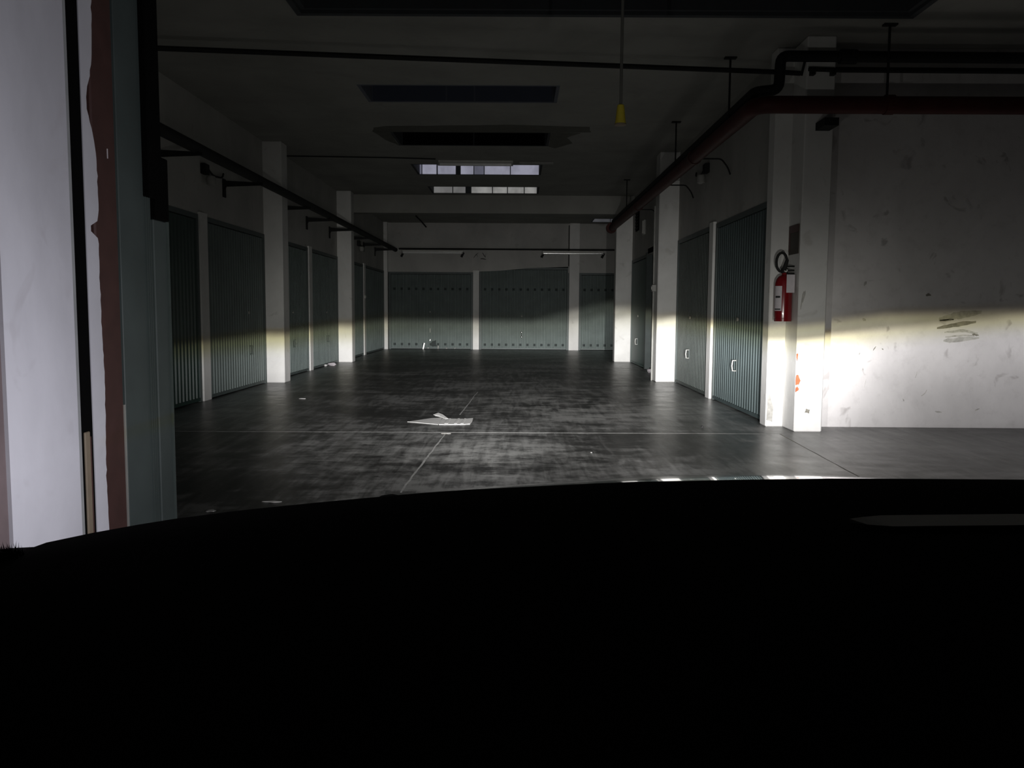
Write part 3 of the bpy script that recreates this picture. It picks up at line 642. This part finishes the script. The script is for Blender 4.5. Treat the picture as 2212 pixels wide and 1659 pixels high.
# ------------------------------------------------------------------ gate and its pier on the left
GX = -1.5
def yg(px): return GX / ((px - 1115.5) / F) * 1.0
YA = [yg(p) for p in (6, 160, 168, 193, 223, 270, 320, 335, 341, 368)]
struct('wall_pier', wallmesh([(-2.3, GX, YA[0], YA[1], 0, CEIL)]), 'pier')
struct('trim_20', wallmesh([(-2.3, GX - .012, 1.9, YA[0], 0, CEIL)]), plain('pier_brown_edge', (0.15, 0.115, 0.115), .8))
struct('trim_21', wallmesh([(GX - .10, GX - .003, YA[1], YA[2], 0, CEIL)]), plain('pier_edge_shade', (0.30, 0.31, 0.31), .8))  # flat grey strip paints the shaded chamfer of the white pier
struct('trim_22', wallmesh([(-2.2, GX - .003, YA[2], YA[3] - .001, 0, CEIL)]), 'black')  # near-black filler box paints the deep shade of the slot
t = Thing('timber_batten', (GX - .1, YA[2] + .02, 0), 'brown wooden batten standing in the slot beside the white pier', 'batten')
t.part('batten_body', bbox(GX - .003, GX + .006, YA[2] + .008, YA[2] + .042, 0, .72, .003), 'brown')
t.part('batten_edge', bbox(GX - .003, GX + .002, YA[2] + .043, YA[2] + .058, 0, .70, .002), 'rust')
# jamb strip with ragged plaster edge
bm = bmesh.new(); zz = [i * .02 for i in range(188)]; pr_ = None
for z in zz:
    z = min(z, CEIL - .001)
    yr = YA[4] - .012 + .010 * math.sin(z * 9) * random.uniform(0, 1) - (.05 * math.exp(-((z - 1.87) / .10) ** 2)) - (.07 * math.exp(-((z - 1.43) / .02) ** 2))
    row = [bm.verts.new((GX - .15, YA[3] + .004, z)), bm.verts.new((GX, YA[3], z)), bm.verts.new((GX, yr, z)), bm.verts.new((GX - .15, yr, z))]
    if pr_:
        for k in range(4): bm.faces.new((pr_[k], pr_[(k + 1) % 4], row[(k + 1) % 4], row[k]))
    else: bm.faces.new(row[::-1])
    pr_ = row
bm.faces.new(pr_)
struct('trim_23', bm, 'pier')
t = Thing('gate_post', (GX - .1, (YA[4] + YA[5]) / 2, 0), 'rust-red steel gate post beside the white jamb strip', 'post')
t.part('post_body', bbox(GX - .16, GX - .012, YA[4] - .01, YA[5] - .008, 0, CEIL - .01, .006), 'rust')
t.part('post_lip', box(GX - .05, GX - .009, YA[5] - .007, YA[5] - .002, .3, .78), 'castmetal')
t.part('scratch', box(GX - .0125, GX - .0105, (YA[4] + YA[5]) / 2 + .01, (YA[4] + YA[5]) / 2 + .016, 1.70, 1.735), 'paper')
t = Thing('gate_leaf', (GX - .05, (YA[5] + YA[9]) / 2, 0), 'grey-green sheet metal gate leaf folded back beside the rust-red post', 'gate')
t.part('leaf_sheet', bbox(GX - .06, GX - .008, YA[5], YA[7], .03, CEIL - .3, .003), 'gate')
for k, y in enumerate((YA[6] + .012, YA[6] + .03, YA[6] + .047)): t.part('leaf_groove', box(GX - .01, GX - .002, y, y + .008, .03, CEIL - .31), 'gate')
t.part('seal', box(GX - .08, GX - .02, YA[7], YA[8], .03, CEIL - .3), 'rubber')
t.part('edge_channel', bbox(GX - .06, GX - .006, YA[8], YA[9], .03, 1.52, .004), 'gate')
t.part('edge_lip', box(GX - .02, GX + .002, YA[9], YA[9] + .008, .03, 1.52), 'frame')
t.part('upper_guard', bbox(GX - .06, GX + .02, YA[7] - .06, YA[8] + .035, 1.60, CEIL - .02, .005), 'black')
t.part('guard_bracket', bbox(GX - .05, GX + .012, YA[8] - .01, YA[9] - .01, 1.52, 1.78, .004), 'black')

# ------------------------------------------------------------------ the car we sit in
car = Thing('car', (0.37, 1.0, 0), 'dark car front seen from the driver seat, black dashboard below a glossy hood', 'car')
SIL = [(-250, 1215), (-60, 1196), (0, 1193), (50, 1190), (100, 1172), (200, 1151), (300, 1133), (375, 1121), (500, 1105), (650, 1090), (800, 1076), (900, 1067), (1000, 1060), (1100, 1055),
       (1200, 1050), (1300, 1045), (1400, 1041.5), (1550, 1038.5), (1660, 1036.5), (1850, 1034), (2000, 1034.5), (2212, 1036), (2450, 1042), (2750, 1062)]
bm = bmesh.new(); rows = []
for px, py in SIL:
    c = at_y(px, py, .76)
    sc = lambda Y, dz: (c.x * (Y / .76 if Y < .76 else 1), Y, c.z + dz)
    row = [(c.x, .90, c.z - .42), (c.x, .90, c.z - .12), (c.x, .87, c.z - .05), (c.x, .82, c.z - .012), (c.x, .76, c.z), (c.x, .70, c.z - .004), (c.x, .62, c.z - .018),
           (c.x, .5, c.z - .05), (c.x, .36, c.z - .10), (c.x, .25, c.z - .16), (c.x, .22, c.z - .45)]
    rows.append([bm.verts.new(p) for p in row])
for a, b_ in zip(rows, rows[1:]):
    for k in range(len(a) - 1): bm.faces.new((a[k], a[k + 1], b_[k + 1], b_[k]))
dash = car.part('dashboard', bm, 'dash', smooth=True)
tp = [at_y(px, py, .642) for px, py in ((1835, 1129), (1870, 1130), (1920, 1131), (2000, 1130), (2212, 1128), (2450, 1130))]
bm = bmesh.new()
L_ = [bm.verts.new((p.x, p.y + .0005 + .007 * min(2, i), p.z + .003)) for i, p in enumerate(tp)]; R_ = [bm.verts.new((p.x, p.y - .0005 - .004 * min(2, i), p.z)) for i, p in enumerate(tp)]
for i in range(len(tp) - 1): bm.faces.new((L_[i], L_[i + 1], R_[i + 1], R_[i]))
car.part('dash_reflection_strip', bm, 'dashreflection', parent=dash, label='pale strip on the dashboard standing in for a reflection')  # flat strip standing in for a greyish reflection, no real trim
# shaggy edge of the dash cover at the driver's corner
bm = bmesh.new()
for k in range(420):
    px = random.uniform(-120, 62); py = 1192 + max(0, (0 - px)) * .05 + (4 if px > 40 else 0)
    b0 = at_y(px, py + random.uniform(0, 10), .75 + random.uniform(-.03, .02)); ln = random.uniform(.004, .012)
    d = Vector((random.uniform(-1.2, .2), random.uniform(-.3, .3), .55)).normalized() * ln; s = .0007
    v = [bm.verts.new(b0 + Vector((s, 0, -.004))), bm.verts.new(b0 + Vector((-s, s, -.004))), bm.verts.new(b0 + Vector((-s, -s, -.004))), bm.verts.new(b0 + d)]
    for q in ((0, 1, 3), (1, 2, 3), (2, 0, 3)): bm.faces.new([v[i] for i in q])
fur = car.part('fur_fringe', bm, 'dash', parent=dash); fur['kind'] = 'stuff'
# hood, nose, fenders
HOOD = [(250, 1150), (500, 1112), (700, 1086), (935, 1061), (1100, 1047), (1200, 1040), (1300, 1033.5), (1400, 1028.5), (1550, 1026), (1660, 1026), (1760, 1029), (1850, 1033.5), (2000, 1040), (2212, 1054)]
bm = bmesh.new(); rows = []; front = []
for px, py in HOOD:
    c = at_y(px, py, 1.68); x = c.x
    xr = .37 + (x - .37) * 1.0
    nose = -.10 * ((x - .37) / .85) ** 2
    row = [(x, .93, c.z + .07), (x, 1.1, c.z + .078), (x, 1.3, c.z + .068), (x, 1.5, c.z + .036), (x, 1.6, c.z + .016), (x, 1.68, c.z - .003), (x, 1.74 + nose * .3, c.z - .02), (x, 1.79 + nose * .6, c.z - .05), (x, 1.81 + nose, c.z - .09)]
    rows.append([bm.verts.new(p) for p in row]); front.append(row[-1])
for a, b_ in zip(rows, rows[1:]):
    for k in range(len(a) - 1): bm.faces.new((a[k], a[k + 1], b_[k + 1], b_[k]))
car.part('hood', bm, 'carpaint', smooth=True)
bm = bmesh.new(); rows = []
for x, y, z in front:
    row = [(x, y, z), (x, y + .02, z - .12), (x, y + .06, z - .25), (x, y + .05, .28), (x, y - .05, .2)]
    rows.append([bm.verts.new(p) for p in row])
for a, b_ in zip(rows, rows[1:]):
    for k in range(len(a) - 1): bm.faces.new((a[k], a[k + 1], b_[k + 1], b_[k]))
car.part('front_bumper', bm, 'carpaint', smooth=True)
for s, x in ((-1, front[0][0]), (1, front[-1][0])):
    yf = front[0][1] if s < 0 else front[-1][1]; zt = (front[0][2] if s < 0 else front[-1][2])
    wheel_y = 1.25
    prof = [(.2, .2), (.2, zt + .10), (.93, zt + .155), (1.3, zt + .15), (1.6, zt + .10), (yf, zt), (yf + .04, .3), (yf - .05, .2), (wheel_y + .36, .2)] + [(wheel_y + .36 * math.cos(a), .30 + .36 * math.sin(a)) for a in [math.radians(d) for d in range(0, 181, 20)]] + [(wheel_y - .36, .2)]
    bm = prism(prof, 'x', x, x + s * .03); bmesh.ops.triangulate(bm, faces=bm.faces[:])
    car.part('fender', bm, 'carpaint')
    xw = x - s * .12
    wl = car.part('wheel', tb([(xw - .1, wheel_y, .31), (xw + .1, wheel_y, .31)], .31, 28), 'rubber', smooth=True)
    car.part('rim_disc', tb([(xw + s * .1, wheel_y, .31), (xw + s * .108, wheel_y, .31)], .2, 20), 'castmetal', parent=wl)

# headlamp bulbs: low-beam pattern (flat cut-off to the left, raised to the right), as an IES profile would give it
def headlamp_light(name, x):
    ld = bpy.data.lights.new(name, 'POINT'); ld.energy = LAMP_W; ld.shadow_soft_size = 0.0; ld.use_nodes = True
    nt = NT(ld.node_tree); em = ld.node_tree.nodes['Emission']
    tc = nt.n('ShaderNodeTexCoord'); sp = nt.n('ShaderNodeSeparateXYZ'); nt.link(tc.outputs['Normal'], sp.inputs[0])
    X, Y, Z = sp.outputs
    h = nt.m('SQRT', nt.m('ADD', nt.m('MULTIPLY', X, X), nt.m('ADD', nt.m('MULTIPLY', Y, Y), 1e-6)))
    e = nt.m('DIVIDE', Z, h); az = nt.m('ARCTAN2', X, Y)
    def clampr(v, lo, hi): return nt.m('MINIMUM', nt.m('MAXIMUM', v, lo), hi)
    ec = nt.m('ADD', nt.m('ADD', 0.012, nt.m('MULTIPLY', clampr(nt.m('SUBTRACT', az, 0.03), 0, 0.10), 0.25)), nt.m('MULTIPLY', clampr(nt.m('SUBTRACT', az, 0.25), 0, 0.30), 0.10))
    d = nt.m('SUBTRACT', ec, e)                                  # > 0 below the cut-off
    def gauss(c, s): 
        q = nt.m('DIVIDE', nt.m('SUBTRACT', az, c), s); return nt.m('EXPONENT', nt.m('MULTIPLY', nt.m('MULTIPLY', q, q), -1.0))
    core = nt.m('ADD', nt.m('MULTIPLY', gauss(0.02, 0.19), 460.0), nt.m('MULTIPLY', gauss(-0.25, 0.11), 235.0))
    wide = nt.m('ADD', nt.m('MULTIPLY', gauss(0.36, 0.72), 55.0), nt.m('MULTIPLY', gauss(0.31, 0.07), 120.0))
    H = nt.m('ADD', core, wide)
    def step(lo, hi):
        sm = nt.n('ShaderNodeMapRange', interpolation_type='SMOOTHSTEP'); nt.put(sm.inputs[0], d)
        sm.inputs[1].default_value = lo; sm.inputs[2].default_value = hi; return sm.outputs[0]
    cut = step(-0.003, 0.011)
    V = nt.m('ADD', nt.m('MULTIPLY', cut, 0.6), nt.m('MULTIPLY', step(0.003, 0.034), 0.4))
    fall = nt.m('EXPONENT', nt.m('MULTIPLY', nt.m('MAXIMUM', nt.m('SUBTRACT', d, 0.05), 0.0), -9.0))
    fall = nt.m('MULTIPLY', fall, nt.m('EXPONENT', nt.m('MULTIPLY', nt.m('MAXIMUM', nt.m('SUBTRACT', d, 0.145), 0.0), -20.0)))
    V = nt.m('MULTIPLY', V, nt.m('ADD', nt.m('MULTIPLY', fall, 0.985), 0.015))
    up = nt.m('MAXIMUM', nt.m('MULTIPLY', d, -1.0), 0.0)
    uu = nt.m('DIVIDE', up, 0.13)
    S = nt.m('MULTIPLY', nt.m('EXPONENT', nt.m('MULTIPLY', nt.m('MULTIPLY', uu, uu), -1.0)), nt.m('ADD', nt.m('MULTIPLY', core, 0.085), nt.m('MULTIPLY', wide, 0.045)))
    S = nt.m('MULTIPLY', S, nt.m('SUBTRACT', 1.0, cut))
    I = nt.m('ADD', nt.m('ADD', nt.m('MULTIPLY', H, V), S), 0.75)
    side = nt.n('ShaderNodeMapRange', interpolation_type='SMOOTHSTEP'); nt.put(side.inputs[0], nt.m('MULTIPLY', az, -1.0)); side.inputs[1].default_value = 0.44; side.inputs[2].default_value = 0.60
    lat = nt.m('ADD', nt.m('MULTIPLY', nt.m('EXPONENT', nt.m('MULTIPLY', nt.m('ABSOLUTE', e), -0.9)), 1.7), 0.35)
    I = nt.m('ADD', nt.m('MULTIPLY', I, nt.m('SUBTRACT', 1.0, side.outputs[0])), nt.m('MULTIPLY', lat, side.outputs[0]))
    fwd = nt.n('ShaderNodeMapRange', interpolation_type='SMOOTHSTEP'); nt.put(fwd.inputs[0], Y); fwd.inputs[1].default_value = -0.05; fwd.inputs[2].default_value = 0.22
    I = nt.m('MULTIPLY', I, fwd.outputs[0])
    nt.link(I, em.inputs['Strength'])
    # yellow fringe at the cut-off, cool white below, neutral spill above, bluish far to the sides
    cf = nt.n('ShaderNodeMapRange'); nt.put(cf.inputs[0], d); cf.inputs[1].default_value = -0.008; cf.inputs[2].default_value = 0.036
    col = nt.ramp(cf.outputs[0], [(0.0, (1.0, 0.985, 0.93)), (0.14, (1.0, 0.84, 0.52)), (0.42, (1.0, 0.94, 0.56)), (0.80, (1.0, 0.985, 0.92)), (1.0, (1.0, 0.98, 0.985))])
    sd = nt.n('ShaderNodeMapRange'); nt.put(sd.inputs[0], nt.m('ABSOLUTE', az)); sd.inputs[1].default_value = 0.6; sd.inputs[2].default_value = 0.9
    fw = nt.n('ShaderNodeMapRange', interpolation_type='SMOOTHSTEP'); nt.put(fw.inputs[0], nt.m('ABSOLUTE', az)); fw.inputs[1].default_value = 0.08; fw.inputs[2].default_value = 0.34; fw.inputs[3].default_value = 0.25
    col = nt.mix(fw.outputs[0], (1.0, 0.985, 0.97), col)
    col = nt.mix(sd.outputs[0], col, (0.98, 0.96, 1.05))
    nt.link(col, em.inputs['Color'])
    return ld
for s, x in ((-1, LAMP_XL), (1, LAMP_XR)):
    hz = LAMP_Z
    hd = car.part('headlight', tb([(x, 1.70, hz), (x, 1.86, hz), (x, 1.88, hz)], [.075, .075, .07], 20), 'darkpipe', smooth=True)
    bl = lathe([(.066, 0), (.06, .012), (.04, .02), (.01, .024)], (0, 0, 0), 20)
    bmesh.ops.rotate(bl, verts=bl.verts[:], cent=(0, 0, 0), matrix=Matrix.Rotation(-math.pi / 2, 3, 'X'))
    bmesh.ops.translate(bl, verts=bl.verts[:], vec=(x, 1.88, hz))
    car.part('lens', bl, 'lens', parent=hd, smooth=True)
    ld = headlamp_light('low_beam_bulb', x); lo = bpy.data.objects.new('low_beam_bulb', ld); COL.objects.link(lo)
    lo.location = Vector((x, LAMP_Y, hz)) - car.loc; lo.parent = car.o
